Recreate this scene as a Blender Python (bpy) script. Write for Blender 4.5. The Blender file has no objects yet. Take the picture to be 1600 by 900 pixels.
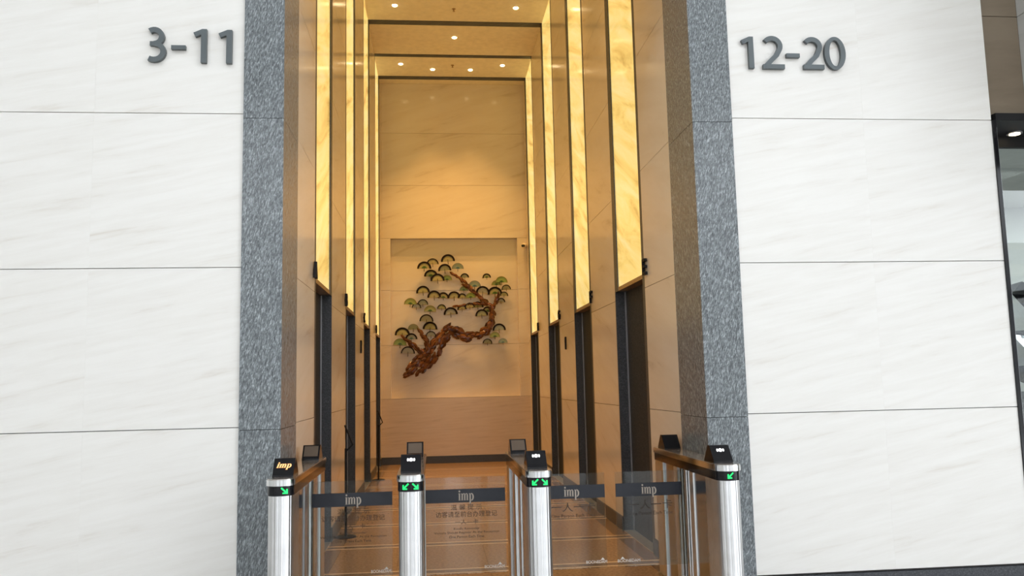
import bpy, bmesh, math, random
from mathutils import Vector, Matrix
random.seed(7)
S = bpy.context.scene
COL = S.collection
R = math.radians

# ------------------------------------------------------------------ camera
FPX, YAW, PITCH, ROLL = 1291.29, R(5.523), R(6.581), R(-1.288)
EYE = Vector((0, -6.3686, 1.68))
fw = Vector((math.sin(YAW)*math.cos(PITCH), math.cos(YAW)*math.cos(PITCH), math.sin(PITCH)))
rt = Vector((math.cos(YAW), -math.sin(YAW), 0)); up = rt.cross(fw)
rt2 = rt*math.cos(ROLL) + up*math.sin(ROLL); up2 = up*math.cos(ROLL) - rt*math.sin(ROLL)
cd = bpy.data.cameras.new('camera'); cam = bpy.data.objects.new('camera', cd); COL.objects.link(cam)
cd.sensor_width = 36; cd.lens = FPX*36/1600; cd.clip_start = .05; cd.clip_end = 300
m = Matrix((rt2, up2, -fw)).transposed().to_4x4(); m.translation = EYE
cam.matrix_world = m
S.camera = cam

# ------------------------------------------------------------------ sky, exposure
w = bpy.data.worlds.new('sky'); S.world = w; w.use_nodes = True
wb = w.node_tree.nodes['Background']
wb.inputs[0].default_value = (.91, .95, 1.0, 1); wb.inputs[1].default_value = 3.65
S.view_settings.view_transform = 'Standard'; S.view_settings.look = 'None'
S.view_settings.gamma = 1; S.view_settings.use_curve_mapping = False
S.view_settings.exposure = 0.0
S.cycles.max_bounces = 10; S.cycles.diffuse_bounces = 5; S.cycles.transparent_max_bounces = 16
S.cycles.sample_clamp_indirect = 6

# ------------------------------------------------------------------ materials
def newmat(name):
    mt = bpy.data.materials.new(name); mt.use_nodes = True
    nt = mt.node_tree; b = nt.nodes['Principled BSDF']
    return mt, nt, b
def N(nt, t, **kw):
    n = nt.nodes.new(t)
    for k, v in kw.items(): setattr(n, k, v)
    return n
def ramp(nt, stops):
    n = N(nt, 'ShaderNodeValToRGB'); e = n.color_ramp.elements
    while len(e) < len(stops): e.new(.5)
    for x, (p, c) in zip(e, stops):
        x.position = p; x.color = (*c, 1)
    return n
def math_(nt, op, a, b):
    n = N(nt, 'ShaderNodeMath', operation=op)
    for i, v in enumerate((a, b)):
        if isinstance(v, (int, float)): n.inputs[i].default_value = v
        else: nt.links.new(v, n.inputs[i])
    return n.outputs[0]
def plain(name, col, rough=.5, metal=0., spec=.5, vary=.06, scale=9., emit=None, es=0.):
    mt, nt, b = newmat(name)
    tc = N(nt, 'ShaderNodeTexCoord'); nz = N(nt, 'ShaderNodeTexNoise')
    nz.inputs['Scale'].default_value = scale; nz.inputs['Detail'].default_value = 4
    nt.links.new(tc.outputs['Object'], nz.inputs['Vector'])
    rp = ramp(nt, [(.3, [max(0, c*(1-vary)) for c in col]), (.7, [min(1, c*(1+vary)) for c in col])])
    nt.links.new(nz.outputs['Fac'], rp.inputs[0]); nt.links.new(rp.outputs[0], b.inputs['Base Color'])
    b.inputs['Roughness'].default_value = rough; b.inputs['Metallic'].default_value = metal
    b.inputs['Specular IOR Level'].default_value = spec
    if emit:
        b.inputs['Emission Color'].default_value = (*emit, 1); b.inputs['Emission Strength'].default_value = es
    return mt
def slab_coords(nt, su, sv, tilt, rnd=40.):
    """coordinates that run along any vertical slab: u = x + y, v = z, tilted, offset by a random amount per slab"""
    tc = N(nt, 'ShaderNodeTexCoord'); sp = N(nt, 'ShaderNodeSeparateXYZ'); oi = N(nt, 'ShaderNodeObjectInfo')
    nt.links.new(tc.outputs['Object'], sp.inputs[0])
    u = math_(nt, 'ADD', sp.outputs[0], sp.outputs[1]); v = sp.outputs[2]
    c, s = math.cos(tilt), math.sin(tilt)
    a = math_(nt, 'ADD', math_(nt, 'MULTIPLY', u, c*su), math_(nt, 'MULTIPLY', v, s*su))
    bb = math_(nt, 'ADD', math_(nt, 'MULTIPLY', v, c*sv), math_(nt, 'MULTIPLY', u, -s*sv))
    cb = N(nt, 'ShaderNodeCombineXYZ')
    nt.links.new(a, cb.inputs[0]); nt.links.new(bb, cb.inputs[1])
    nt.links.new(math_(nt, 'MULTIPLY', oi.outputs['Random'], rnd), cb.inputs[2])
    return cb.outputs[0]
def marble(name, lo, mid, hi, rough, tilt=.2, su=.9, sv=7.):
    mt, nt, b = newmat(name)
    vec = slab_coords(nt, su, sv, tilt)
    n1 = N(nt, 'ShaderNodeTexNoise'); n1.inputs['Scale'].default_value = 1.; n1.inputs['Detail'].default_value = 7
    n1.inputs['Roughness'].default_value = .62; n1.inputs['Distortion'].default_value = .35
    nt.links.new(vec, n1.inputs['Vector'])
    rp = ramp(nt, [(.22, lo), (.40, mid), (.62, hi)])
    nt.links.new(n1.outputs['Fac'], rp.inputs[0]); nt.links.new(rp.outputs[0], b.inputs['Base Color'])
    b.inputs['Roughness'].default_value = rough; b.inputs['Specular IOR Level'].default_value = .4
    return mt
def granite(name, lo, mid, hi, rough, tilt=1.34, su=30., sv=115.):
    mt, nt, b = newmat(name)
    vec = slab_coords(nt, su, sv, tilt)
    n1 = N(nt, 'ShaderNodeTexNoise'); n1.inputs['Scale'].default_value = 1.; n1.inputs['Detail'].default_value = 5
    n1.inputs['Roughness'].default_value = .7; n1.inputs['Distortion'].default_value = .6
    nt.links.new(vec, n1.inputs['Vector'])
    rp = ramp(nt, [(.34, lo), (.52, mid), (.68, hi)])
    nt.links.new(n1.outputs['Fac'], rp.inputs[0]); nt.links.new(rp.outputs[0], b.inputs['Base Color'])
    b.inputs['Roughness'].default_value = rough
    bp = N(nt, 'ShaderNodeBump'); bp.inputs['Strength'].default_value = .12; bp.inputs['Distance'].default_value = .004
    nt.links.new(n1.outputs['Fac'], bp.inputs['Height']); nt.links.new(bp.outputs[0], b.inputs['Normal'])
    return mt
M = {}
M['marble'] = marble('white_marble', (.70, .66, .60), (.80, .78, .74), (.835, .82, .785), .28, .2, 1.3, 14.)
M['marble_in'] = marble('polished_cream_marble', (.58, .46, .33), (.77, .66, .52), (.81, .71, .58), .14, .28, .8, 4.5)
M['marble_base'] = marble('brown_grained_marble', (.48, .38, .30), (.66, .54, .44), (.71, .59, .49), .16, .06, 1.6, 22.)
M['granite'] = granite('grey_granite', (.05, .056, .06), (.165, .185, .195), (.46, .50, .52), .22)
M['granite_dark'] = granite('dark_granite', (.02, .022, .026), (.05, .054, .062), (.12, .125, .135), .38, .4, 90, 90)
M['brown_stone'] = marble('brown_stone', (.17, .13, .09), (.215, .168, .118), (.245, .195, .14), .4, .1, 1.2, 5)
M['grey_stone'] = marble('pale_grey_stone', (.42, .42, .40), (.5, .5, .48), (.55, .55, .53), .4)
M['floor_in'] = plain('brown_floor_granite', (.31, .19, .098), .22, 0, .3, .28, 38.)
M['floor_line'] = plain('pale_inlay_stone', (.74, .55, .34), .2)
M['floor_band'] = plain('brown_inlay_stone', (.20, .13, .08), .2)
M['floor_hall'] = marble('pale_hall_floor', (.38, .36, .33), (.47, .45, .42), (.52, .5, .47), .1)
M['joint'] = plain('dark_joint', (.10, .09, .08), .8)
M['plaster'] = plain('warm_white_plaster', (.90, .78, .61), .7)
M['hall_white'] = plain('hall_plaster', (.62, .62, .6), .7)
M['steel'] = plain('polished_steel', (.80, .81, .82), .28, 1.)
_nt = M['steel'].node_tree; _tg = N(_nt, 'ShaderNodeCombineXYZ'); _tg.inputs[2].default_value = 1     # fine horizontal brushing draws reflections out into upright streaks
_tc = N(_nt, 'ShaderNodeTexCoord'); _mp = N(_nt, 'ShaderNodeMapping'); _mp.inputs['Scale'].default_value = (62, 62, 0)
_nz = N(_nt, 'ShaderNodeTexNoise'); _nz.inputs['Scale'].default_value = 1; _nz.inputs['Detail'].default_value = 1.5
_bp = N(_nt, 'ShaderNodeBump'); _bp.inputs['Strength'].default_value = .8; _bp.inputs['Distance'].default_value = .013      # shallow upright flutes
_nt.links.new(_tc.outputs['Object'], _mp.inputs['Vector']); _nt.links.new(_mp.outputs[0], _nz.inputs['Vector'])
_nt.links.new(_nz.outputs['Fac'], _bp.inputs['Height'])
_b = _nt.nodes['Principled BSDF']; _nt.links.new(_bp.outputs[0], _b.inputs['Normal']); _b.inputs['Anisotropic'].default_value = .95; _nt.links.new(_tg.outputs[0], _b.inputs['Tangent'])
M['door_metal'] = granite('dark_lift_door', (.02, .022, .026), (.04, .043, .05), (.09, .095, .10), .6, .4, 90, 90)
M['door_metal'].node_tree.nodes['Principled BSDF'].inputs['Specular IOR Level'].default_value = .12
M['steel_edge'] = plain('bright_steel_edge', (.85, .86, .87), .10, 1.)
M['steel_dark'] = plain('shaded_steel_panel', (.42, .43, .44), .18, 1.)  # darker copy of the steel, with the inset panels' shade in its colour
M['bronze'] = plain('champagne_top_plate', (.66, .61, .56), .10, .8)
M['bronze_trim'] = plain('bronze_trim', (.45, .30, .16), .3, .7)
M['silver'] = plain('silver_trim', (.62, .63, .66), .3, .8)
M['black'] = plain('black_gloss', (.006, .006, .008), .10, 0, .35)
M['black_matt'] = plain('black_powder_coat', (.010, .010, .011), .6, 0, .25)
M['navy'] = plain('dark_navy_film', (.012, .014, .022), .35)
M['screen'] = plain('brown_screen_glass', (.11, .085, .065), .12, 0, .35)
M['sign_metal'] = plain('grey_sign_metal', (.105, .12, .125), .38, .55)
M['ink'] = plain('dark_print', (.035, .028, .024), .6)
M['tan_print'] = plain('tan_print', (.42, .36, .30), .5)
M['frost'] = plain('frosted_print', (.72, .72, .70), .6)
M['orange_glow'] = plain('orange_backlit', (.9, .5, .2), .5, emit=(1, .52, .2), es=.9)
M['white_glow'] = plain('white_backlit', (1, 1, 1), .5, emit=(1, 1, 1), es=1.6)
M['green_glow'] = plain('green_led', (0, .5, .1), .5, emit=(.02, 1.0, .18), es=1.15)
M['lamp'] = plain('lamp_lens', (1, .9, .7), .4, emit=(1, .78, .45), es=9)
M['mirror'] = plain('mirror_facets', (.85, .86, .86), .04, 1.)
M['slats'] = plain('brown_slats', (.10, .085, .065), .5)
M['cctv_white'] = plain('camera_shell', (.7, .62, .5), .4)

def onyx():
    mt, nt, b = newmat('backlit_onyx')
    vec = slab_coords(nt, .7, 3.6, .45, 30.)
    n1 = N(nt, 'ShaderNodeTexNoise'); n1.inputs['Scale'].default_value = 1.; n1.inputs['Detail'].default_value = 8
    n1.inputs['Roughness'].default_value = .6; n1.inputs['Distortion'].default_value = .9
    nt.links.new(vec, n1.inputs['Vector'])
    rp = ramp(nt, [(.26, (.48, .27, .06)), (.38, (.80, .53, .14)), (.48, (.95, .68, .20)), (.64, (1.0, .78, .33))])
    nt.links.new(n1.outputs['Fac'], rp.inputs[0])
    nt.links.new(rp.outputs[0], b.inputs['Emission Color']); b.inputs['Emission Strength'].default_value = .87
    b.inputs['Base Color'].default_value = (.16, .10, .04, 1); b.inputs['Roughness'].default_value = .12
    return mt
M['onyx'] = onyx()
def glass(name, tint, f=1.45, gl=1.):
    mt = bpy.data.materials.new(name); mt.use_nodes = True; nt = mt.node_tree; nt.nodes.clear()
    o = N(nt, 'ShaderNodeOutputMaterial'); mx = N(nt, 'ShaderNodeMixShader'); tr = N(nt, 'ShaderNodeBsdfTransparent')
    g = N(nt, 'ShaderNodeBsdfGlossy'); fr = N(nt, 'ShaderNodeFresnel')
    nz = N(nt, 'ShaderNodeTexNoise'); nz.inputs['Scale'].default_value = 3
    rp = ramp(nt, [(.3, [c*.985 for c in tint]), (.7, tint)])
    nt.links.new(nz.outputs['Fac'], rp.inputs[0]); nt.links.new(rp.outputs[0], tr.inputs[0])
    g.inputs['Roughness'].default_value = .01; g.inputs[0].default_value = (gl, gl, gl, 1); fr.inputs[0].default_value = f
    nt.links.new(fr.outputs[0], mx.inputs[0]); nt.links.new(tr.outputs[0], mx.inputs[1]); nt.links.new(g.outputs[0], mx.inputs[2])
    nt.links.new(mx.outputs[0], o.inputs[0])
    return mt
M['glass'] = glass('clear_glass', (.90, .92, .91), 1.45, .85)
M['shop_glass'] = glass('shop_glass', (.88, .91, .91))
def art_glass(name, cols, rough, trans):
    mt, nt, b = newmat(name)
    oi = N(nt, 'ShaderNodeObjectInfo')
    rp = ramp(nt, [(i/(len(cols)-1), c) for i, c in enumerate(cols)])
    nt.links.new(oi.outputs['Random'], rp.inputs[0]); nt.links.new(rp.outputs[0], b.inputs['Base Color'])
    b.inputs['Roughness'].default_value = rough; b.inputs['Transmission Weight'].default_value = trans; b.inputs['Specular IOR Level'].default_value = .3
    return mt
M['flake'] = art_glass('amber_glass_flake', [(.05, .018, .008), (.17, .062, .02), (.095, .034, .013), (.27, .105, .036)], .15, .1)
M['fan_pale'] = art_glass('pale_green_glass', [(.42, .40, .22), (.50, .45, .26), (.38, .40, .20)], .2, .35)
M['fan_green'] = art_glass('green_glass', [(.35, .42, .14), (.30, .44, .14), (.45, .48, .2)], .2, .35)
M['fan_rim'] = plain('dark_glass_rim', (.014, .009, .008), .6, 0, .06)
M['fan_rim_green'] = plain('olive_glass_rim', (.26, .22, .08), .2)
M['fan_core'] = plain('deep_green_glass', (.06, .13, .035), .2)

# ------------------------------------------------------------------ builders
def link(o, parent=None):
    COL.objects.link(o)
    if parent: o.parent = parent
    return o
def tag(o, label, cat, group=None, kind=None):
    o['label'] = label; o['category'] = cat
    if group: o['group'] = group
    if kind: o['kind'] = kind
    return o
def empty(name, loc=(0, 0, 0), parent=None):
    o = bpy.data.objects.new(name, None); o.location = loc; o.empty_display_size = .1
    return link(o, parent)
def mesh(name, verts, faces, mat, parent=None, smooth=False):
    me = bpy.data.meshes.new(name); me.from_pydata([tuple(v) for v in verts], [], faces); me.validate()
    bm = bmesh.new(); bm.from_mesh(me); bmesh.ops.recalc_face_normals(bm, faces=bm.faces[:]); bm.to_mesh(me); bm.free()
    if mat: me.materials.append(M[mat])
    if smooth: me.shade_smooth()
    o = link(bpy.data.objects.new(name, me), parent)
    if parent is not None:                      # vertices are given in world space: keep them there
        o.location = -parent_world(parent)
    return o
def parent_world(p):
    v = Vector((0, 0, 0))
    while p is not None: v += p.location; p = p.parent
    return v
def box(name, x0, x1, y0, y1, z0, z1, mat, parent=None, bev=0.):
    v = [(x, y, z) for x in (x0, x1) for y in (y0, y1) for z in (z0, z1)]
    f = [(0, 1, 3, 2), (4, 6, 7, 5), (0, 4, 5, 1), (2, 3, 7, 6), (0, 2, 6, 4), (1, 5, 7, 3)]
    o = mesh(name, v, f, mat, parent)
    if bev:
        bm = bmesh.new(); bm.from_mesh(o.data)
        bmesh.ops.bevel(bm, geom=bm.edges[:], offset=bev, segments=1, affect='EDGES'); bm.to_mesh(o.data); bm.free()
    return o
def prism(name, polys, t0, t1, fmap, mat, parent=None):
    """2D polygons -> a solid between depths t0 and t1; fmap(u, v, t) -> 3D"""
    V, Fc = [], []
    for p in polys:
        n = len(p); b = len(V)
        V += [fmap(u, v, t0) for u, v in p] + [fmap(u, v, t1) for u, v in p]
        Fc += [tuple(range(b, b+n)), tuple(range(b+2*n-1, b+n-1, -1))]
        Fc += [(b+i, b+(i+1) % n, b+n+(i+1) % n, b+n+i) for i in range(n)]
    return mesh(name, V, Fc, mat, parent)
def strips(name, strip_list, t0, t1, fmap, mat, parent=None):
    """ribbons given as (left side points, right side points): quads, so bent shapes stay well formed"""
    V, Fc = [], []
    for k_, (Ls, Rs, closed) in enumerate(strip_list):
        n = len(Ls); b = len(V); t1 = t1+(.0006 if t1 > t0 else -.0006)*(k_ > 0)
        V += [fmap(u, v, t0) for u, v in Ls] + [fmap(u, v, t0) for u, v in Rs]
        V += [fmap(u, v, t1) for u, v in Ls] + [fmap(u, v, t1) for u, v in Rs]
        for i in range(n if closed else n-1):
            j = (i+1) % n
            Fc += [(b+i, b+j, b+n+j, b+n+i), (b+2*n+i, b+3*n+i, b+3*n+j, b+2*n+j),
                   (b+i, b+2*n+i, b+2*n+j, b+j), (b+n+i, b+n+j, b+3*n+j, b+3*n+i)]
        if not closed:
            Fc += [(b, b+n, b+3*n, b+2*n), (b+n-1, b+3*n-1, b+4*n-1, b+2*n-1)]
    return mesh(name, V, Fc, mat, parent)
def ribbon(pts, wd):
    Ls, Rs = [], []
    for i, p in enumerate(pts):
        a = Vector(pts[max(0, i-1)]); b = Vector(pts[min(len(pts)-1, i+1)])
        d = (b-a).normalized(); n = Vector((-d.y, d.x)); k = wd[i] if isinstance(wd, (list, tuple)) else wd
        Ls.append(tuple(Vector(p)+n*k/2)); Rs.append(tuple(Vector(p)-n*k/2))
    return (Ls, Rs, False)
def arc(cx, cy, rx, ry, a0, a1, n=14):
    return [(cx+rx*math.cos(R(a0+(a1-a0)*i/n)), cy+ry*math.sin(R(a0+(a1-a0)*i/n))) for i in range(n+1)]
def tube(name, p0, p1, r, mat, parent=None, n=10):
    p0, p1 = Vector(p0), Vector(p1); d = (p1-p0).normalized()
    a = d.orthogonal().normalized(); b = d.cross(a)
    ring = [a*math.cos(2*math.pi*i/n)*r + b*math.sin(2*math.pi*i/n)*r for i in range(n)]
    V = [p0+x for x in ring] + [p1+x for x in ring]
    Fc = [(i, (i+1) % n, n+(i+1) % n, n+i) for i in range(n)] + [tuple(range(n-1, -1, -1)), tuple(range(n, 2*n))]
    o = mesh(name, V, Fc, mat, parent)
    o.data.shade_smooth(); o.data.set_sharp_from_angle(angle=R(50))
    return o
def disc_ring(name, c, r0, r1, z0, z1, mat, parent=None, n=24):
    ci = [(r0*math.cos(2*math.pi*i/n), r0*math.sin(2*math.pi*i/n)) for i in range(n)]
    co = [(r1*math.cos(2*math.pi*i/n), r1*math.sin(2*math.pi*i/n)) for i in range(n)]
    return strips(name, [(ci, co, True)], z0, z1, lambda u, v, t: (c[0]+u, c[1]+v, t), mat, parent)
def text(name, body, cx, cz, wd, ht, y, mat, parent, t=.0006):
    c = bpy.data.curves.new('print', 'FONT'); c.body = body; c.size = 1
    o = bpy.data.objects.new('print', c); COL.objects.link(o)
    me = bpy.data.meshes.new_from_object(o.evaluated_get(bpy.context.evaluated_depsgraph_get()))
    bpy.data.objects.remove(o); bpy.data.curves.remove(c)
    xs = [v.co.x for v in me.vertices]; ys = [v.co.y for v in me.vertices]
    x0, x1, y0, y1 = min(xs), max(xs), min(ys), max(ys)
    for v in me.vertices:
        v.co = (cx+((v.co.x-x0)/(x1-x0)-.5)*wd, y, cz+((v.co.y-y0)/(y1-y0)-.5)*ht)
    me.materials.clear(); me.materials.append(M[mat]); me.name = name
    ob = link(bpy.data.objects.new(name, me), parent); ob.location = -parent_world(parent)
    return ob

# ------------------------------------------------------------------ measures
XL, XR = -1.134, 2.118            # lobby walls
XOL, XOR = -1.4406, 2.4515        # outer edges of the granite portal
XE = 4.7195                       # end of the right front wall
RV = .6687                        # depth of the portal reveal
A0, PER, BW = 1.697, 2.8305, 1.37 # lift bays
YB, ZC = 11.848, 8.485            # end wall, lobby ceiling
SEAM = [.155, 1.40, 2.60, 3.80, 5.00, 6.20, 7.40, 8.60, 9.80]
G, GV = .006, .0004               # joints
HALL_Z, HALL_Y, HX0, HX1 = 9.8, -17.0, -9.0, 10.0
BAYS = [(A0+k*PER, A0+k*PER+BW) for k in range(4)]

# ------------------------------------------------------------------ hall (mostly behind the camera: it carries the daylight)
hf = box('floor_hall', HX0, HX1, HALL_Y, RV, -.1, 0, 'floor_hall'); tag(hf, 'pale stone floor of the entrance hall before the gates', 'floor', kind='structure')
SK0, SK1 = -9.4, -5.0            # rooflight
hc = empty('ceiling_hall', (0, HALL_Y, HALL_Z)); tag(hc, 'high white ceiling of the entrance hall around a rooflight', 'ceiling', kind='structure')
box('ceiling_field', HX0, HX1, HALL_Y, SK0, HALL_Z, HALL_Z+.25, 'hall_white', hc)
box('ceiling_field', HX0, HX1, SK1, .03, HALL_Z, HALL_Z+.25, 'hall_white', hc)
sk = empty('window_3', (0, (SK0+SK1)/2, HALL_Z)); tag(sk, 'long rooflight in the entrance hall ceiling', 'window', kind='structure')
for i in range(11):
    x = HX0 + i*(HX1-HX0)/10
    box('rafter', x-.05, x+.05, SK0, SK1, HALL_Z-.02, HALL_Z+.2, 'hall_white', sk)
box('wall_hall_left', HX0-.2, HX0, HALL_Y, 0, 0, HALL_Z, 'hall_white'); tag(bpy.data.objects['wall_hall_left'], 'side wall of the entrance hall, left end', 'wall', kind='structure')
wr = empty('wall_hall_right', (HX1, 0, 0)); tag(wr, 'side wall of the entrance hall, right end, solid beside the shop', 'wall', kind='structure')
box('wall_block', HX1, HX1+.2, -2.6, 4, 0, HALL_Z, 'hall_white', wr)
wq = empty('window_4', (HX1, -10, 0)); tag(wq, 'tall glazed side of the entrance hall on the right', 'window', kind='structure')
for i in range(8):
    yq = HALL_Y + i*(-2.6-HALL_Y)/7
    box('mullion', HX1-.04, HX1+.15, yq-.07, yq+.07, 0, HALL_Z, 'black_matt', wq)
for z in (3.0, 6.2, 9.45):
    box('transom', HX1-.02, HX1+.1, HALL_Y, -2.6, z-.06, z+.06, 'black_matt', wq)
wn = empty('window_1', (0, HALL_Y, 0)); tag(wn, 'tall glazed front of the entrance hall with dark mullions', 'window', kind='structure')
for i in range(12):
    x = HX0 + i*(HX1-HX0)/11; d = .55 if i % 4 == 0 else .10
    box('mullion', x-d, x+d, HALL_Y-.15, HALL_Y+.1, 0, HALL_Z, 'black_matt', wn)
for z in (3.0, 6.2, 9.45):
    box('transom', HX0, HX1, HALL_Y-.08, HALL_Y+.04, z-.06, z+(.35 if z > 9 else .06), 'black_matt', wn)
for i, (x, w_, h) in enumerate(((-62, 24, 17), (-36, 22, 15.5), (-11, 24, 16.5), (14, 22, 15), (40, 26, 17), (68, 24, 16))):
    ob = empty('building', (x, -78, 0)); tag(ob, 'plain grey street building outside, number %d from the left hand side' % (i+1), 'building', kind='structure')
    box('wall', x-w_/2, x+w_/2, -84, -78, -.1, h, 'grey_stone', ob)
    for q in range(5): box('window_band', x-w_/2+.8, x+w_/2-.8, -78.05, -77.95, 1.6+q*3, 3.2+q*3, 'steel_dark', ob)
box('ground_outside', -70, 80, -90, HALL_Y-.15, -.3, -.1, 'grey_stone'); tag(bpy.data.objects['ground_outside'], 'grey forecourt paving outside the glazed hall front', 'ground', kind='structure')

# ------------------------------------------------------------------ front walls
def front_wall(name, edges, label, fade=None):
    wl = box(name, edges[0], edges[-1], .03, .30, 0, HALL_Z, 'joint'); tag(wl, label, 'wall', kind='structure')
    for i in range(len(edges)-1):
        for k in range(len(SEAM)-1):
            z0 = SEAM[k]+G/2 + (.012 if k == 0 else 0)
            box('marble_panel', edges[i]+GV/2, edges[i+1]-GV/2, 0, .028, z0, SEAM[k+1]-G/2, 'marble', wl)
    return wl
front_wall('wall_front_left', [HX0, -7.44, -6.24, -5.04, -3.84, -2.55, XOL], 'white marble wall left of the granite portal, marked 3-11')
front_wall('wall_front_right', [XOR, 3.585, XE], 'white marble wall right of the granite portal, marked 12-20')
for nm, x0, x1, side in (('baseboard_left', HX0, XOL, 'left'), ('baseboard_right', XOR, XE, 'right')):
    b = box(nm, x0, x1, -.012, .03, 0, .155, 'granite_dark'); tag(b, 'dark granite skirting under the %s white marble wall' % side, 'skirting', kind='structure')

# granite portal
PT = 5.45
def portal(name, xa, xb, xin, label):
    wl = empty(name, (xa, 0, 0)); tag(wl, label, 'portal', kind='structure')
    zs = [0, 1.38, 3.76, PT]
    for k in range(3):
        box('granite_slab', xa, xb, -.02, RV, zs[k]+.002, zs[k+1]-.002, 'granite', wl)
portal('trim_1', XOL+.001, XL, XL, 'grey granite jamb on the left side of the lift lobby opening')
portal('trim_2', XR, XOR-.001, XR, 'grey granite jamb on the right side of the lift lobby opening')
tag(box('trim_3', XOL+.001, XOR-.001, -.02, RV, PT, PT+.35, 'granite'), 'grey granite lintel over the lift lobby opening', 'portal', kind='structure')
tl = box('wall_front_top', XOL, XOR, 0, RV, PT+.35, HALL_Z, 'marble'); tag(tl, 'white marble wall above the granite portal', 'wall', kind='structure')

# ------------------------------------------------------------------ lobby shell
fl = box('floor', XL-.4, XR+.4, RV, YB+.3, -.12, -.012, 'joint'); tag(fl, 'polished brown stone floor of the lift lobby with pale inlay lines', 'floor', kind='structure')
rows = [1.405+1.31*k for k in range(8)]
y = RV
cols = [XL-.12, XL+.16, -.36, .492, 1.34, XR-.16, XR+.12]
def floor_row(y0, y1):
    for i in range(len(cols)-1):
        edge = i in (0, len(cols)-2)
        box('floor_tile', cols[i]+.001, cols[i+1]-.001, y0+.001, y1-.001, -.012, 0, 'floor_band' if edge else 'floor_in', fl)
for yr in rows:
    floor_row(y, yr-.095)
    box('inlay_line', XL, XR, yr-.095, yr-.06, -.012, .0004, 'floor_line', fl)
    box('inlay_band', XL, XR, yr-.06, yr+.06, -.012, .0002, 'floor_band', fl)
    box('inlay_line', XL, XR, yr+.06, yr+.095, -.012, .0004, 'floor_line', fl)
    y = yr+.095
floor_row(y, YB)

def side_wall(name, xw, sg, label):
    """sg -1: left wall, the stone lies on the -x side"""
    def bx(nm, d0, d1, y0, y1, z0, z1, mat, par):
        xs = sorted((xw+sg*d0, xw+sg*d1)); return box(nm, xs[0], xs[1], y0, y1, z0, z1, mat, par)
    wl = bx(name, .30, .42, RV, YB+.3, 0, ZC+.3, 'joint', None); tag(wl, label, 'wall', kind='structure')
    piers = [(RV, BAYS[0][0])] + [(BAYS[k][1], BAYS[k+1][0]) for k in range(3)] + [(BAYS[3][1], YB)]
    zs = SEAM[:7] + [ZC]
    for y0, y1 in piers:
        for k in range(7):
            bx('marble_panel', 0, .295, y0+.001, y1-.001, zs[k]+.0025, zs[k+1]-.0025, 'marble_in', wl)
    bb = empty('baseboard_lobby_left' if sg < 0 else 'baseboard_lobby_right', (xw, RV, 0))
    tag(bb, 'dark granite skirting along the %s lobby wall' % ('left' if sg < 0 else 'right'), 'skirting', kind='structure')
    for y0, y1 in piers: bx('skirting_piece', -.012, .295, y0+.001, y1-.001, 0, .155, 'granite_dark', bb)
    return bx
order = ['nearest', 'second', 'third', 'farthest']
dn = 0
ZG = 2.75
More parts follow.
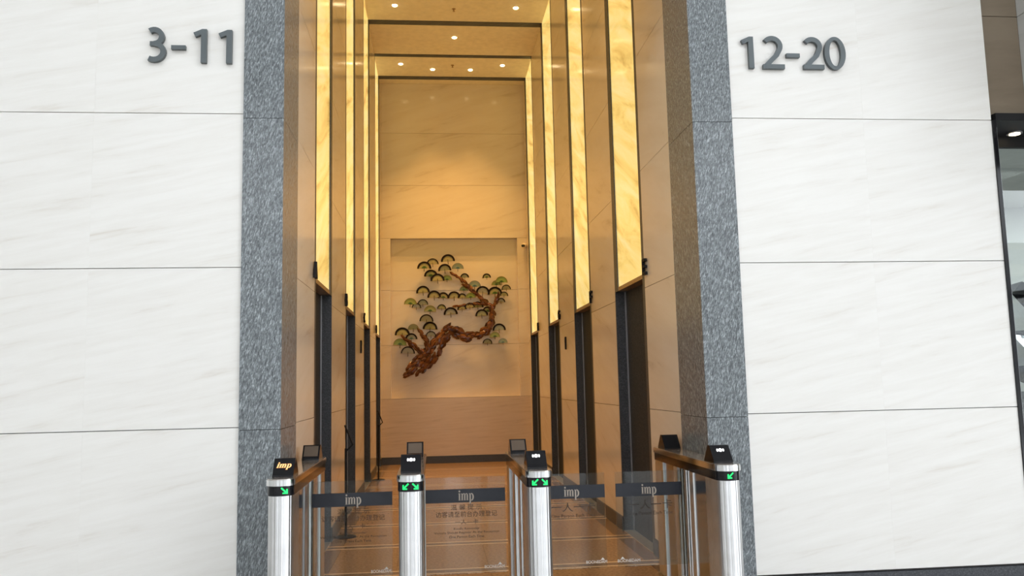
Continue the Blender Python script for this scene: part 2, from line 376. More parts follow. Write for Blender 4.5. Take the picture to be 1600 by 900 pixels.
for name, xw, sg, side, letters in (('wall_left', XL, -1, 'left', 'ABCD'), ('wall_right', XR, 1, 'right', 'EFGH')):
    bx = side_wall(name, xw, sg, 'cream marble lobby wall on the %s between the lift doors' % side)
    for k, (a, b) in enumerate(BAYS):
        dn += 1
        d = empty('door_%d' % dn, (xw, (a+b)/2, 0))
        tag(d, 'dark lift door in the %s lobby wall, %s of four' % (side, order[k]), 'lift door', kind='structure')
        bx('jamb', 0.0, .295, a, a+.09, 0, ZC, 'granite_dark', d)
        bx('jamb', 0.0, .295, b-.16, b, ZG-.045, ZC, 'granite_dark', d)
        bx('jamb', 0.0, .295, b-.03, b, 0, ZG-.045, 'granite_dark', d)
        bx('door_leaf', .117, .16, a+.09, (a+b)/2+.03, .01, ZG-.045, 'door_metal', d)
        bx('door_leaf', .117, .16, (a+b)/2+.032, b-.03, .01, ZG-.045, 'door_metal', d)
        bx('door_edge', .105, .117, b-.055, b-.03, .01, ZG-.045, 'silver', d)
        bx('threshold', .0, .117, a+.09, b-.03, 0, .01, 'silver', d)
        p = empty('onyx_light_panel', (xw, (a+b)/2, ZG))
        tag(p, 'tall glowing yellow onyx panel over the %s lift door on the %s' % (order[k], side), 'light panel', 'backlit onyx panels over the lift doors')
        bx('onyx_slab', .012, .05, a+.091, b-.161, ZG, ZC-.002, 'onyx', p)
        bx('light_housing', .051, .29, a+.091, b-.161, ZG, ZC-.002, 'joint', p)
        bx('bottom_trim', .004, .29, a+.091, b-.161, ZG-.045, ZG-.001, 'bronze_trim', p)
        # letter of the lift, fixed to the pier before its door
        L = empty('lift_letter', (xw, a-.09, 2.80)); ch = letters[k]
        tag(L, 'small dark raised letter on the pier before the %s %s lift door' % (order[k], side), 'letter', 'raised letters beside the lift doors')
        s = .035
        H_ = .08
        bars = {'A': [[(-.06, -H_), (-.06+s*.8, -H_), (.012, H_), (-.012, H_)], [(.06-s*.8, -H_), (.06, -H_), (.012, H_), (-.012, H_)], [(-.03, -.035), (.03, -.035), (.025, -.008), (-.025, -.008)]],
                'F': [[(-.05, -H_), (-.02, -H_), (-.02, H_), (-.05, H_)], [(-.02, H_-s*.8), (.05, H_-s*.8), (.05, H_), (-.02, H_)], [(-.02, -.012), (.04, -.012), (.04, .016), (-.02, .016)]]}
        bars['E'] = bars['F'] + [[(-.02, -H_), (.05, -H_), (.05, -H_+s*.8), (-.02, -H_+s*.8)]]
        bars['H'] = [bars['F'][0], [(.02, -H_), (.05, -H_), (.05, H_), (.02, H_)], [(-.02, -.014), (.02, -.014), (.02, .014), (-.02, .014)]]
        V = lambda u, v, t, xw=xw, sg=sg, a=a: (xw-sg*t, a-.09-sg*u, 2.80+v)
        if ch in bars: prism('letter_face', bars[ch], .006, .035, V, 'black_matt', L)
        else:
            st = [ribbon([(-.035, -H_), (-.035, H_)], .03)]
            if ch == 'B': st += [ribbon(arc(-.02, .04, .05, .03, 90, -90), .024), ribbon(arc(-.02, -.035, .06, .035, 90, -90), .024)]
            if ch == 'D': st += [ribbon(arc(-.03, 0, .075, .068, 90, -90), .026)]
            if ch == 'C': st = [ribbon(arc(.01, 0, .055, .068, 50, 310), .026)]
            if ch == 'G': st = [ribbon(arc(.01, 0, .055, .068, 50, 340), .026), ribbon([(.015, -.005), (.07, -.005)], .024)]
            strips('letter_face', st, .006, .035, V, 'black_matt', L)
        bx('fixing_pin', -.008, 0.0, a-.095, a-.085, 2.79, 2.81, 'black_matt', L)
    # slim indicator in the middle of the third pier
    t = empty('lift_indicator', (xw, 6.72, 2.3)); tag(t, 'slim black indicator bar high on the third %s pier' % side, 'indicator')
    bx('housing', -.022, 0, 6.70, 6.75, 2.20, 2.40, 'black_matt', t); bx('lens', -.026, -.022, 6.708, 6.742, 2.215, 2.385, 'black', t)

# end wall with the niche
NX0, NX1, NZ0, NZ1, ND = -.92, 1.90, 1.40, 4.925, .13
bw = box('wall_end', XL-.3, XR+.3, YB+.20, YB+.4, 0, ZC+.3, 'joint'); tag(bw, 'cream marble end wall of the lift lobby with a shallow niche', 'wall', kind='structure')
bs = [.155, 1.40, 2.56, 3.77, 4.925, 6.125, 7.325, ZC]
for k in range(7):
    z0, z1 = bs[k]+.0025, bs[k+1]-.0025
    if 1 <= k <= 3:
        box('marble_panel', XL, NX0, YB, YB+.195, z0, z1, 'marble_in', bw)
        box('marble_panel', NX1, XR, YB, YB+.195, z0, z1, 'marble_in', bw)
        box('niche_panel', NX0, NX1, YB+ND, YB+.195, z0, z1, 'marble_in', bw)
    else:
        box('marble_panel', XL, XR, YB, YB+.195, z0, z1, 'marble_base' if k == 0 else 'marble_in', bw)
tag(box('baseboard_end', XL, XR, YB-.012, YB+.19, 0, .155, 'granite_dark'), 'dark granite skirting along the end wall', 'skirting', kind='structure')

# ceiling of the lobby: plaster fields between dark bands that join the bay frames
cl = box('ceiling', XL-.42, XR+.42, 0.3, YB+.4, ZC+.06, ZC+.3, 'joint'); tag(cl, 'warm white lobby ceiling crossed by dark bands', 'ceiling', kind='structure')
yy = .31
for k, (a, b) in enumerate(BAYS):
    box('ceiling_field', XL-.3, XR+.3, yy, a-.03, ZC, ZC+.06, 'plaster', cl)
    box('ceiling_band', XL-.3, XR+.3, a-.03, a+.09, ZC-.012, ZC+.06, 'granite_dark', cl)
    box('ceiling_field', XL-.3, XR+.3, a+.09, b-.17, ZC, ZC+.06, 'plaster', cl)
    box('ceiling_band', XL-.3, XR+.3, b-.17, b, ZC-.012, ZC+.06, 'granite_dark', cl)
    yy = b
box('ceiling_field', XL-.3, XR+.3, yy, YB+.2, ZC, ZC+.06, 'plaster', cl)
# downlights
LP = []
for k in range(4):
    yb = 7.93 + (k-2)*PER
    if k < 3: LP += [(-.62, yb, 'left lamp of the pair over the %s lift bay' % order[k]), (1.567, yb, 'right lamp of the pair over the %s lift bay' % order[k])]
    if k < 3: LP += [(.483, 9.273+(k-2)*PER, 'single lamp midway between the %s and %s lift bays' % (order[k], order[k+1]))]
LP += [(-.622, 10.67, 'outer left of the four lamps before the end wall'), (.054, 10.95, 'inner left of the four lamps before the end wall'),
       (.871, 10.95, 'inner right of the four lamps before the end wall'), (1.549, 10.67, 'outer right of the four lamps before the end wall')]
def spot(parent, power, col, size, blend, loc, aim=None):
    ld = bpy.data.lights.new('downlight_beam', 'SPOT'); ld.energy = power; ld.color = col; ld.spot_size = R(size); ld.spot_blend = blend; ld.shadow_soft_size = .05
    lo = bpy.data.objects.new('downlight_beam', ld); link(lo, parent); lo.location = loc
    if aim: lo.rotation_euler = (Vector(aim)-parent_world(parent)-Vector(loc)).to_track_quat('-Z', 'Y').to_euler()
for x, yv, lb in LP:
    t = empty('ceiling_downlight', (x, yv, ZC)); tag(t, 'round recessed downlight, ' + lb, 'downlight', 'recessed ceiling downlights')
    disc_ring('lamp_ring', (x, yv), .046, .064, ZC-.008, ZC, 'plaster', t)
    disc_ring('lamp_lens', (x, yv), .001, .045, ZC-.020, ZC-.001, 'lamp', t)
    if lb.startswith(('inner', 'outer')): spot(t, 430, (1, .54, .16), 66, 1., (0, 0, -.03))
    else: spot(t, 235, (1, .56, .21), 72, .9, (0, 0, -.03))
for x, yv, lb in ((.441, 8.04, 'third lift bay'), (.478, 10.72, 'farthest lift bay')):
    t = empty('ceiling_sprinkler', (x, yv, ZC)); tag(t, 'small dark sprinkler head in the ceiling over the ' + lb, 'sprinkler', 'ceiling sprinklers')
    disc_ring('rose', (x, yv), .002, .035, ZC-.006, ZC, 'bronze_trim', t, 14)
    tube('head', (x, yv, ZC-.006), (x, yv, ZC-.045), .010, 'bronze_trim', t, 8)
    disc_ring('deflector', (x, yv), .001, .022, ZC-.05, ZC-.045, 'bronze_trim', t, 10)

# ------------------------------------------------------------------ turnstile pedestals
WD, Y0, Y1, ZT = .185, -.79, .95, 1.095
def nose(u, hw, depth):                      # u in -1..1 across the width: how far the rounded end lies behind its tip
    return depth*(1-(1-min(1, abs(u))**2.1)**(1/2.1))
def outline(cx, hw, ya, yb, depth, n=12, back=True):
    us = [-math.cos(math.pi*i/n) for i in range(n+1)]
    p = [(cx+hw*u, ya+nose(u, hw, depth)) for u in us]
    q = [(cx+hw*u, yb-nose(u, hw, depth)) for u in reversed(us)] if back else [(cx+hw, yb), (cx-hw, yb)]
    return p+q
ZM = lambda u, v, t: (u, v, t)
def solid(name, pts, z0, z1, mat, par):
    o = prism(name, [pts], z0, z1, ZM, mat, par)
    o.data.shade_smooth(); o.data.set_sharp_from_angle(angle=R(40))
    return o
def imp_glyphs(cx, cz, wd, ht, slant=0.):
    """the three letters i m p as bold condensed serif shapes, centred on the x-height"""
    P = []
    def rc(x0, x1, y0, y1): P.append([(x0, y0), (x1, y0), (x1, y1), (x0, y1)])
    # i
    rc(.03, .15, 0, .66); rc(0, .18, 0, .05); rc(0, .1, .60, .66); P.append([(.09+.075*math.cos(R(a)), .84+.085*math.sin(R(a))) for a in range(0, 360, 30)])
    # m
    rc(.26, .38, 0, .62); rc(.22, .41, 0, .05); rc(.22, .30, .58, .64)
    for x in (.38, .60):
        rc(x+.10, x+.22, 0, .52); rc(x+.07, x+.25, 0, .05)
        o = arc(x+.09, .46, .13, .20, 0, 180, 8); i_ = arc(x+.07, .46, .055, .13, 180, 0, 8); P.append(o+i_)
    # p
    rc(.94, 1.06, -.34, .62); rc(.90, 1.10, -.34, -.29); rc(.90, .98, .58, .64)
    o = arc(1.10, .31, .22, .35, 95, -95, 12); i_ = arc(1.08, .31, .11, .27, -90, 90, 12); P.append(o+i_)
    k = wd/1.32; kv = ht/1.0
    return [[(cx+(u-.66)*k+slant*(v-.31)*kv, cz+(v-.31)*kv) for u, v in p] for p in P]
ARROW = [(-.12, -.5), (.12, -.5), (.12, .02), (.42, .02), (0, .5), (-.42, .02), (-.12, .02)]
def arrow(cx, cz, size, direction):          # thick diagonal arrow pointing down-left or down-right
    a = R(135 if direction < 0 else 225); c, s = math.cos(a), math.sin(a)
    sh = [[(-.10, -.62), (.10, -.62), (.10, .40), (-.10, .40)], [(0, .55), (-.45, .08), (-.31, -.05), (0, .27)], [(0, .55), (.45, .08), (.31, -.05), (0, .27)]]
    return [[(cx+(u*c-v*s)*size, cz+(u*s+v*c)*size) for u, v in p] for p in sh]

def wedge(par, name, cx, yc, symbol=None, screen=False, label=None):
    hw, hb, hr, z0, z1 = .069, .105, .018, ZT, ZT+.116
    prof = [(yc-hb, z0), (yc+hb, z0), (yc+hb, z0+.012), (yc+hr, z1), (yc-hr, z1), (yc-hb, z0+.012)]
    o = prism(name, [prof], cx-hw, cx+hw, lambda u, v, t: (t, u, v), 'black', par)
    if label: o['label'] = label
    a = Vector((0, yc-hb, z0+.012)); b = Vector((0, yc-hr, z1)); d = (b-a); ln = d.length; d.normalize(); nrm = Vector((0, -d.z, d.y))
    fm = lambda u, v, t: Vector((cx+u, 0, 0)) + a + d*(v+ln/2) + nrm*t
    if screen:
        prism('screen', [[(-.056, -.046), (.056, -.046), (.056, .056), (-.056, .056)]], .0, .003, fm, 'screen', o)
    if symbol == 'imp':
        prism('lettering', imp_glyphs(.002, .006, .094, .046, .22), .0005, .0025, fm, 'orange_glow', o)['label'] = 'orange backlit lettering'
    if symbol == 'card':
        y_ = .024
        prism('card_symbol', [[(.012*math.cos(R(q)), y_+.014*math.sin(R(q))) for q in range(0, 360, 24)]], .0005, .0025, fm, 'white_glow', o)
        st = []
        for sgn in (1, -1):
            for r in (.019, .026):
                st.append(ribbon([(sgn*u, y_+v) for u, v in arc(0, 0, r, r*.75, -38, 38, 6)], .003))
        for q in st: strips('card_wave', [q], .0005, .0022, fm, 'white_glow', o)
    return o

def pedestal(cx, label, arrows, symbol, screen_rear, leaf):
    g = empty('turnstile_pedestal', (cx, (Y0+Y1)/2, 0)); tag(g, label, 'turnstile', 'turnstile pedestals across the lobby opening')
    hw = WD/2
    solid('top_plate', outline(cx, hw-.004, Y0+.004, Y1-.004, .078), ZT-.0055, ZT, 'bronze', g)
    solid('top_rim', outline(cx, hw, Y0, Y1, .08), ZT-.044, ZT-.006, 'steel_edge', g)
    bd = solid('light_band', outline(cx, hw-.007, Y0+.007, Y1-.007, .076), ZT-.108, ZT-.0445, 'black', g)
    ny = lambda x: Y0+.007+nose(max(-.99, min(.99, (x-cx)/(hw-.007))), hw, .076)
    for dx, dr in arrows:
        prism('arrow_light', arrow(cx+dx, ZT-.076, .048, dr), .0008, .0025, lambda u, v, t: (u, ny(u)-t, v), 'green_glow', bd)['label'] = 'green lit arrow'
    zb = ZT-.109
    for s_, nm in ((1, 'front'), (-1, 'rear')):
        ya = Y0+.012 if s_ > 0 else Y1-.012
        pts = outline(cx, hw-.012, 0, .30, .074, back=False)
        col = solid('end_column', [(u, ya+s_*v) for u, v in pts], .03, zb, 'steel', g)
        yq = sorted((ya+s_*.302, ya+s_*.60))
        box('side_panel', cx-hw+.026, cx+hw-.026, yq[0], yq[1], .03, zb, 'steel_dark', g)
        yq = sorted((ya+s_*.602, ya+s_*.70))
        box('post', cx-hw+.016, cx+hw-.016, yq[0], yq[1], .03, zb, 'steel', g, .006)
    tube('pivot_post', (cx, .10, .03), (cx, .10, zb), .060, 'steel', g, 24)
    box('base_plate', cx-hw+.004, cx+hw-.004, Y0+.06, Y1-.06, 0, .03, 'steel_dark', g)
    wedge(g, 'reader_housing', cx, -.545, symbol)
    wedge(g, 'screen_housing' if screen_rear else 'reader_housing', cx, .70, None, screen_rear)
    # glass leaf
    xa, xb, kind, tx, logo, mark = leaf
    yg = .094
    ga, gb = (cx+.058, xb) if xa > cx else (xa, cx-.058)
    lf = box('glass_leaf', ga, gb, yg, .106, .26, .975, 'glass', g); lf['label'] = 'clear glass gate leaf with a dark printed strip'
    box('printed_strip', ga+.03 if xa > cx else ga, gb if xa > cx else gb-.03, yg-.0022, yg-.0006, .786, .887, 'navy', lf)
    xc = (xa+xb)/2 if kind == 2 else tx
    prism('strip_lettering', imp_glyphs(xc, .826, .118, .082), yg-.0042, yg-.0024, lambda u, v, t: (u, t, v), 'tan_print', lf)
    if kind == 2:
        for body, z, wd, ht in (('温 馨 提 示', .751, .236, .040), ('访客请至前台办理登记', .699, .468, .043), ('一人一卡', .641, .178, .036),
                                ('Kindly Reminder', .589, .195, .021), ('Visitors Should Register At the Reception', .561, .492, .021), ('One Person Each Time', .532, .266, .019)):
            text('notice_line', body, xc, z, wd, ht, yg-.0012, 'ink', lf)
    else:
        text('notice_line', '一人一卡', xc+.01, .722, .345, .070, yg-.0012, 'ink', lf)
        text('notice_line', 'One Person Each Time', xc+.01, .656, .345, .026, yg-.0012, 'ink', lf)
    text('maker_lettering', 'BOONEDAM', (logo[0]+logo[1])/2, .304, logo[1]-logo[0], .022, yg-.0012, 'frost', lf)
    xm = logo[0]+(logo[1]-logo[0])*mark
    prism('maker_mark', [[(xm-.016, .317), (xm+.016, .317), (xm, .335)]], yg-.0016, yg-.0004, lambda u, v, t: (u, t, v), 'frost', lf)
    return g
pedestal(-1.006, 'steel turnstile pedestal at the left granite jamb, its reader lettered imp', [(.036, 1)], 'imp', True, (-.905, -.322, 2, -.62, (-.482, -.335), .78))
pedestal(-.160, 'steel turnstile pedestal left of the middle with two green arrows', [(-.034, -1), (.034, 1)], 'card', True, (-.062, .536, 2, .232, (.370, .520), .78))
pedestal(.699, 'steel turnstile pedestal right of the middle, left of the wide lane', [(-.034, -1), (.034, 1)], 'card', True, (.800, 1.312, 1, 1.052, (1.150, 1.312), .80))
pedestal(2.012, 'steel turnstile pedestal at the right granite jamb with a single green arrow', [(-.005, -1)], 'card', False, (1.398, 1.908, 1, 1.662, (1.396, 1.572), .22))

# ------------------------------------------------------------------ raised floor numbers
def digit(ch, x0, x1, z0, z1, par):
    s = .040; fm = lambda u, v, t: (u, -t, v); t0, t1 = .004, .034; cx = (x0+x1)/2; h = z1-z0
    if ch == '-':
        return prism('hyphen', [[(x0, z0), (x1, z0), (x1, z1), (x0, z1)]], t0, t1, fm, 'sign_metal', par)
    if ch == '1':
        xs = x1-.043
        return prism('digit_one', [[(xs, z0), (x1, z0), (x1, z1), (xs+.008, z1), (x0, z1-.030), (x0+.014, z1-.063), (xs, z1-.045)]], t0, t1, fm, 'sign_metal', par)
    if ch == '2':
        r = (x1-x0)/2-s/2-.002
        pts = arc(cx-.008, z1-s/2-r*.95, r, r*.95, 142, -25, 14) + [(cx+.028, z0+h*.42), (cx-.02, z0+h*.26), (x0+.032, z0+.03)]
        o = strips('digit_two', [ribbon(pts, s), ([(x0, z0), (x1, z0)], [(x0, z0+s*.95), (x1, z0+s*.95)], False)], t0, t1, fm, 'sign_metal', par); return o
    if ch == '3':
        a = arc(cx-.014, z1-s/2-.056, .056, .056, 128, -90, 14); b = arc(cx-.014, z0+s/2+.064, .070, .064, 90, -122, 14)
        return strips('digit_three', [ribbon([(x0+.045, a[-1][1])]+[a[-1]], s*.85), ribbon(a, s), ribbon(b, s)], t0, t1, fm, 'sign_metal', par)
    if ch == '0':
        zc = (z0+z1)/2; n = 32
        o_ = [(cx+(x1-x0)/2*math.cos(2*math.pi*i/n), zc+h/2*math.sin(2*math.pi*i/n)) for i in range(n)]
        i_ = [(cx+((x1-x0)/2-.042)*math.cos(2*math.pi*i/n), zc+(h/2-.030)*math.sin(2*math.pi*i/n)) for i in range(n)]
        return strips('digit_zero', [(o_, i_, True)], t0, t1, fm, 'sign_metal', par)
sg = empty('floor_number_sign', (-1.86, 0, 4.195)); tag(sg, 'raised grey metal numerals 3-11 on the left marble wall', 'sign', 'raised floor numbers')
for c, a, b, z0, z1 in (('3', -2.192, -2.012, 4.196, 4.476), ('-', -1.988, -1.880, 4.300, 4.332), ('1', -1.823, -1.722, 4.195, 4.466), ('1', -1.634, -1.531, 4.193, 4.463)):
    digit(c, a, b, z0, z1, sg)
sg = empty('floor_number_sign', (3.0, 0, 4.21)); tag(sg, 'raised grey metal numerals 12-20 on the right marble wall', 'sign', 'raised floor numbers')
for c, a, b, z0, z1 in (('1', 2.560, 2.662, 4.215, 4.486), ('2', 2.738, 2.922, 4.213, 4.495), ('-', 2.942, 3.056, 4.313, 4.347), ('2', 3.087, 3.264, 4.215, 4.492), ('0', 3.272, 3.456, 4.212, 4.497)):
    digit(c, a, b, z0, z1, sg)

# ------------------------------------------------------------------ wall sculpture in the niche
fF = fw*FPX
def back(px, py, Y):                          # a point of the photograph measured out on the end wall
    d = fF + rt2*(px-800) + up2*(450-py); t = (Y-EYE.y)/d.y
    v = EYE + d*t; return v.x, v.z
YA = YB+.03
art = empty('wall_sculpture', (.49, YB+ND, 1.9)); tag(art, 'glass relief of a leaning pine with amber trunk and green fan leaves', 'wall sculpture')
PXM = 71.0
FANS = [(662.9,419.7,10.6,0),(676,413,9,1),(700,408.3,10.6,0),(695,423,10,0),(715.3,420,9,2),(673.3,431.7,10.3,0),(683.7,438.7,10.6,0),(698.7,437.6,7.5,2),
 (661,457,10.2,0),(678.4,464.7,10.2,0),(692.7,465.3,8.3,0),(709.6,465.3,9.8,0),(641.3,475.7,9.5,2),(660.7,476,8,1),(650.7,481,7,1),(672,486.7,9.1,3),(690,482.4,6.7,1),(704.3,491,10.6,0),
 (666.3,502,10.4,1),(726,434,6.7,0),(760.4,434,6.4,0),(783.3,441.6,9.3,2),(775.3,445.6,7.3,2),(741.6,448,9.5,2),(754,458,10.5,0),(773.3,459.3,11,0),(791,452,7,1),(787.3,462.4,6.3,1),
 (783,472,6.3,0),(724.7,454,6.7,2),(735.3,465.3,7.7,2),(722,465.3,6.7,0),(722,483.3,7,0),(734,480.7,7.3,1),(746.7,480,8.7,0),(762,487,8,0),(752.7,493.3,9.6,0),
 (672,514,11,0),(646,514.7,8.2,3),(628.7,523.3,11.2,0),(642.7,530,9,0),(673.3,525.3,7.7,1),(625,539.3,10,2),(637.3,552,10.4,1),(780,515.8,10,0),(773,526.7,7.8,2),(761.7,536.3,7,1),(786,535.7,7,2)]
def unit_fan():
    fm = lambda u, v, t: (u, t, v)
    up_ = arc(0, 0, .97, .97, 0, 180, 16)
    disc = prism('fan_leaf', [up_], -.06, .06, fm, 'fan_pale')
    rim = {}
    for k, (r0, mt) in enumerate(((.78, 'fan_rim'), (.86, 'fan_rim'), (.93, 'fan_rim_green'))):
        rim[k] = strips('leaf_rim', [(arc(0, 0, 1.04, 1.04, -2, 182, 18), arc(0, 0, r0, r0, -2, 182, 18), False)], -.14, .14, fm, mt)
    core = prism('leaf_core', [arc(0, .0, .38, .34, 0, 180, 8)], -.10, .10, fm, 'fan_core')
    stem = prism('leaf_stem', [[(-.045, -.50), (.045, -.50), (.03, .25), (-.03, .25)]], -.16, -.07, fm, 'fan_rim')
    dk = prism('fan_leaf', [up_], -.06, .06, fm, 'fan_green')
    return disc, dk, rim, core, stem
u_disc, u_green, u_rim, u_core, u_stem = unit_fan()
def inst(src, parent, name):
    o = bpy.data.objects.new(name, src.data); return link(o, parent)
pw = parent_world(art)
for i, (px, py, r, k) in enumerate(FANS):
    x, z = back(px, py, YA); rr = r/PXM
    f = inst(u_green if k == 2 else u_disc, art, 'fan_leaf')
    f.location = Vector((x, YA-.02+.035*random.random()-(.03 if i % 3 == 0 else 0), z)) - pw
    f.scale = (rr, .13, rr); f.rotation_euler = (R(random.uniform(-10, 4)), R(random.uniform(-4, 4)), R(random.uniform(-6, 6)))
    inst(u_rim[{0: 0, 1: 1, 2: 2, 3: 2}[k]], f, 'leaf_rim')
    inst(u_stem, f, 'leaf_stem')
    if k == 2 or i % 5 == 0: inst(u_core, f, 'leaf_core')
for o in [u_disc, u_green, u_core, u_stem, *u_rim.values()]: bpy.data.objects.remove(o)
# trunk and branches: overlapping amber glass flakes
PATHS = [([(634,589,5),(645,579,24),(660,567,30),(675,553,27),(686,535,22),(697,520,19),(706,514,17),(716,521,17),(727,527,17),(745,524,14),(760,517,13),(768,505,12),(770,490,10),(768,479,9)], 192),
 ([(768,480,8),(757,472,9),(742,458,7),(731,447,9),(719,437,8),(705,427,4)], 36), ([(770,481,7),(776,470,7),(779,458,4)], 10), ([(758,476,5),(740,475,5),(722,478,5),(708,479,3)], 12),
 ([(669,551,10),(667,535,10),(660,523,8),(653,513,4)], 22), ([(663,554,9),(653,545,9),(644,538,8),(633,530,5),(628,525,3)], 22)]
fv = [(-.5, 0, 0), (-.18, .0, .5), (.25, .0, .38), (.5, 0, 0), (.22, 0, -.42), (-.2, 0, -.5), (0, -.5, .04), (0, .5, 0)]
ff = [(0, 1, 6), (1, 2, 6), (2, 3, 6), (3, 4, 6), (4, 5, 6), (5, 0, 6), (1, 0, 7), (2, 1, 7), (3, 2, 7), (4, 3, 7), (5, 4, 7), (0, 5, 7)]
fl_src = mesh('bark_flake', fv, ff, 'flake')
for path, n in PATHS:
    seg = [(Vector(path[i][:2]), Vector(path[i+1][:2]), path[i][2], path[i+1][2]) for i in range(len(path)-1)]
    wts = [(b-a).length*(w0+w1+5) for a, b, w0, w1 in seg]; tot = sum(wts)
    for j in range(n):
        q = (j+.5)/n*tot; i = 0
        while q > wts[i] and i < len(seg)-1: q -= wts[i]; i += 1
        a, b, w0, w1 = seg[i]; t = q/wts[i]; c = a.lerp(b, t); wd = w0+(w1-w0)*t
        d = (b-a).normalized(); nn = Vector((-d.y, d.x)); off = random.uniform(-.5, .5)*max(0, wd-3)
        x, z = back(c.x+nn.x*off, c.y+nn.y*off, YA)
        ang = math.atan2(-d.y, d.x) + R(random.uniform(-24, 24))
        ln = random.uniform(9, 14)/PXM*min(1.15, .55+wd/22)
        o = inst(fl_src, art, 'bark_flake')
        lift = .05*(1-(2*off/max(wd, 4))**2)
        o.location = Vector((x, YA+.02-lift-random.random()*.025, z)) - pw
        o.rotation_euler = (R(random.uniform(-25, 25)), -ang, R(random.uniform(-14, 14)))
        o.scale = (ln, random.uniform(.02, .035), ln*random.uniform(.36, .52))
bpy.data.objects.remove(fl_src)

# ------------------------------------------------------------------ sign stands, camera
for (x, yv, zt, k, lb) in ((-1.005, 3.34, 1.25, 1., 'black lectern-top sign stand beside the nearest left lift door'), (-1.01, 9.0, 1.25, 1., 'black lectern-top sign stand by the third left lift door')):
    t = empty('sign_stand', (x, yv, 0)); tag(t, lb, 'sign stand', 'black sign stands by the left wall')
    disc_ring('base', (x, yv), .002, .115, 0, .012, 'black_matt', t, 24)
    tube('pole', (x, yv, .012), (x, yv, .985), .014, 'black_matt', t)
    hy = .13; tp, tip, lo = (x-.005, zt), (x+.082, zt-.215), (x-.002, zt-.30)
    fm = lambda u, v, q, yv=yv, sl=x/(yv-EYE.y): (u+q*sl, yv+q, v)
    dd = Vector((tip[0]-tp[0], tip[1]-tp[1])).normalized(); nn = Vector((dd.y, -dd.x))*.016
    prism('sign_plate', [[tp, tip, (tip[0]+nn.x, tip[1]+nn.y), (tp[0]+nn.x, tp[1]+nn.y)]], -hy, hy, fm, 'black_matt', t)
    strips('bracket', [ribbon([lo, (tip[0]-.004, tip[1]-.004)], .016)], -.02, .02, fm, 'black_matt', t)
    strips('back_stay', [ribbon([(x, .97), (x-.003, zt-.01)], .014)], -.008, .008, fm, 'black_matt', t)
cx, cz = 2.055, 4.735
t = empty('security_camera', (cx, YB, cz)); tag(t, 'small round security camera on the end wall right of the niche', 'camera')
tube('mount', (cx+.03, YB, cz), (cx+.03, YB-.05, cz), .035, 'cctv_white', t, 16)
def ball(name, c, r, mat, par, sub=2):
    bm = bmesh.new(); bmesh.ops.create_icosphere(bm, subdivisions=sub, radius=r)
    me = bpy.data.meshes.new(name); bm.to_mesh(me); bm.free(); me.materials.append(M[mat])
    if sub > 1: me.shade_smooth()
    o = link(bpy.data.objects.new(name, me), par); o.location = Vector(c)-parent_world(par) if par else Vector(c)
    return o
ball('shell', (cx, YB-.085, cz), .058, 'cctv_white', t)
tube('lens', (cx-.02, YB-.12, cz-.01), (cx-.055, YB-.165, cz-.02), .030, 'black', t, 14)

# ------------------------------------------------------------------ shop front beyond the right wall
bk = box('wall_shop_upper', XE+.03, HX1, .09, .40, 3.8, HALL_Z, 'joint'); tag(bk, 'brown stone wall above the black shop opening at the right edge', 'wall', kind='structure')
for z0, z1 in ((3.80, 4.75), (4.75, 5.95), (5.95, 7.15), (7.15, 8.35), (8.35, HALL_Z)):
    box('stone_panel', XE+.002, 5.088, .06, .09, z0+.003, z1-.003, 'brown_stone', bk)
rb = box('wall_shop_return', 5.10, HX1, -1.6, .088, 3.8, HALL_Z, 'joint'); tag(rb, 'pale grey stone return wall at the top right corner', 'wall', kind='structure')
for z0, z1 in ((3.80, 4.75), (4.75, 5.95), (5.95, 7.15), (7.15, 8.35), (8.35, HALL_Z)):
    box('stone_panel', 5.09, 5.10, -1.6, .06, z0+.003, z1-.003, 'grey_stone', rb)
tr = empty('trim_4', (XE, 0, 0)); tag(tr, 'black metal frame of the shop opening beside the right marble wall', 'door frame', kind='structure')
box('frame_post', XE+.001, XE+.034, -.012, .45, 0, 3.80, 'black', tr)
box('frame_edge', XE+.034, XE+.044, .0, .45, 0, 3.74, 'silver', tr)
box('frame_soffit', XE+.034, HX1, -.012, .45, 3.795, 3.86, 'black_matt', tr)
box('frame_lintel', XE+.044, HX1, .45, .50, 3.70, 3.80, 'black_matt', tr)
sw = empty('window_2', (7, .475, 0)); tag(sw, 'tall shop window pane beside the right marble wall', 'window', kind='structure')
box('pane', XE+.044, HX1, .47, .482, .05, 3.70, 'shop_glass', sw)
box('sill', XE+.044, HX1, .45, .50, 0, .05, 'black', sw)
tag(box('floor_shop', XE, HX1, .5, 4.0, -.1, 0, 'slats'), 'dark floor behind the shop window', 'floor', kind='structure')
tag(box('wall_shop_back', XE-.1, HX1, 3.8, 4.0, 0, 3.86, 'grey_stone'), 'pale grey green wall behind the shop window', 'wall', kind='structure')
tag(box('wall_shop_side', XE-.1, XE, .31, 3.8, 0, 3.86, 'grey_stone'), 'pale side wall just inside the shop window', 'wall', kind='structure')
tag(box('ceiling_shop', XE-.1, HX1, .5, 4.0, 3.86, 3.95, 'hall_white'), 'white ceiling behind the shop window', 'ceiling', kind='structure')
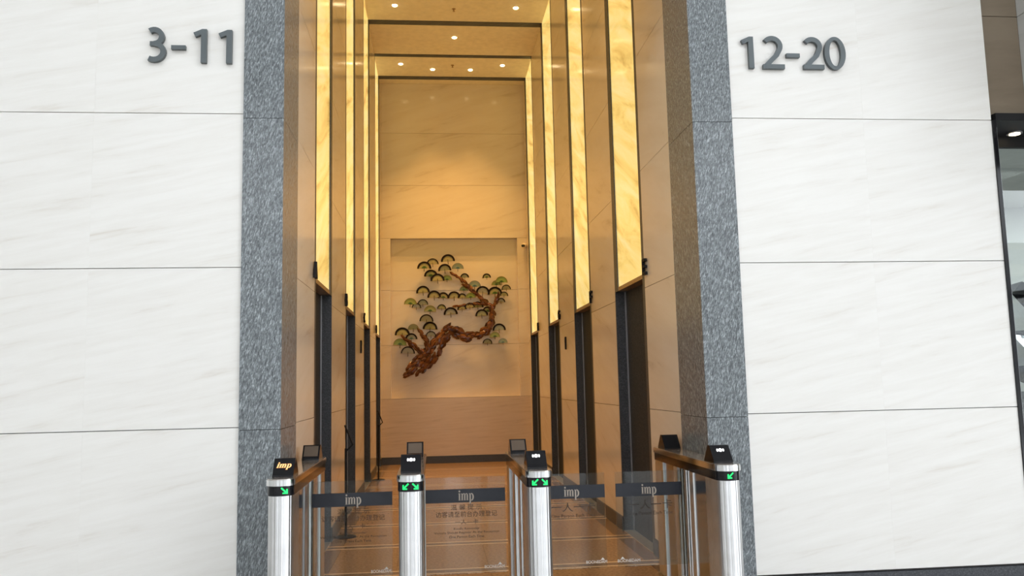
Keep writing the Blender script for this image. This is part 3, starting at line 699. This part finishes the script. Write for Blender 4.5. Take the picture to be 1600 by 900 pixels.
t = empty('ceiling_downlight', (5.175, .331, 3.795)); tag(t, 'round downlight in the black soffit over the shop opening', 'downlight', 'recessed ceiling downlights')
disc_ring('lamp_ring', (5.175, .331), .045, .065, 3.785, 3.795, 'silver', t)
disc_ring('lamp_lens', (5.175, .331), .001, .044, 3.780, 3.794, 'lamp', t)
spot(t, 40, (1, .95, .88), 90, .6, (0, 0, -.03))
for xx in (6.0, 8.2):
    ld = bpy.data.lights.new('shop_lamp', 'AREA'); ld.energy = 55; ld.size = .8; ld.color = (.93, 1, .97)
    t = empty('shop_ceiling_lamp', (xx, 2.2, 3.86)); tag(t, 'flat square ceiling lamp in the shop, %s' % ('nearer the marble wall' if xx < 7 else 'farther from the marble wall'), 'lamp', 'shop ceiling lamps')
    box('lamp_frame', xx-.42, xx+.42, 1.78, 2.62, 3.835, 3.86, 'hall_white', t)
    lo = bpy.data.objects.new('shop_lamp', ld); link(lo, t); lo.location = (0, 0, -.03)
# faceted sculpture on a plinth
px_, py_ = 5.87, 1.35
t = empty('display_plinth', (px_, py_, 0)); tag(t, 'dark slatted plinth with black top behind the shop window', 'plinth')
box('core', px_-.36, px_+.36, py_-.36, py_+.36, 0, 1.32, 'slats', t)
for i in range(16): box('slat', px_-.385, px_+.385, py_-.385, py_+.385, .03+i*.081, .03+i*.081+.055, 'slats', t)
box('top_slab', px_-.40, px_+.40, py_-.40, py_+.40, 1.32, 1.50, 'black', t)
t = empty('faceted_sculpture', (px_, py_, 1.5)); tag(t, 'mirror-faceted angular sculpture behind the glass at the right edge', 'sculpture')
def rock(name, c, r, sc, seed):
    rn = random.Random(seed); o = ball(name, c, r, 'mirror', t, 1)
    for v in o.data.vertices: v.co *= rn.uniform(.78, 1.2)
    o.data.materials.append(M['black'])
    for pl in o.data.polygons: pl.material_index = 1 if rn.random() < .3 else 0
    o.scale = sc; return o
rock('lower_facets', (px_, py_, 1.88), .38, (1.0, 1, .85), 3)
rock('upper_facets', (px_+.02, py_, 2.27), .42, (.95, 1, .9), 5)
rock('foot', (px_+.05, py_, 1.64), .15, (1, 1, .8), 8)
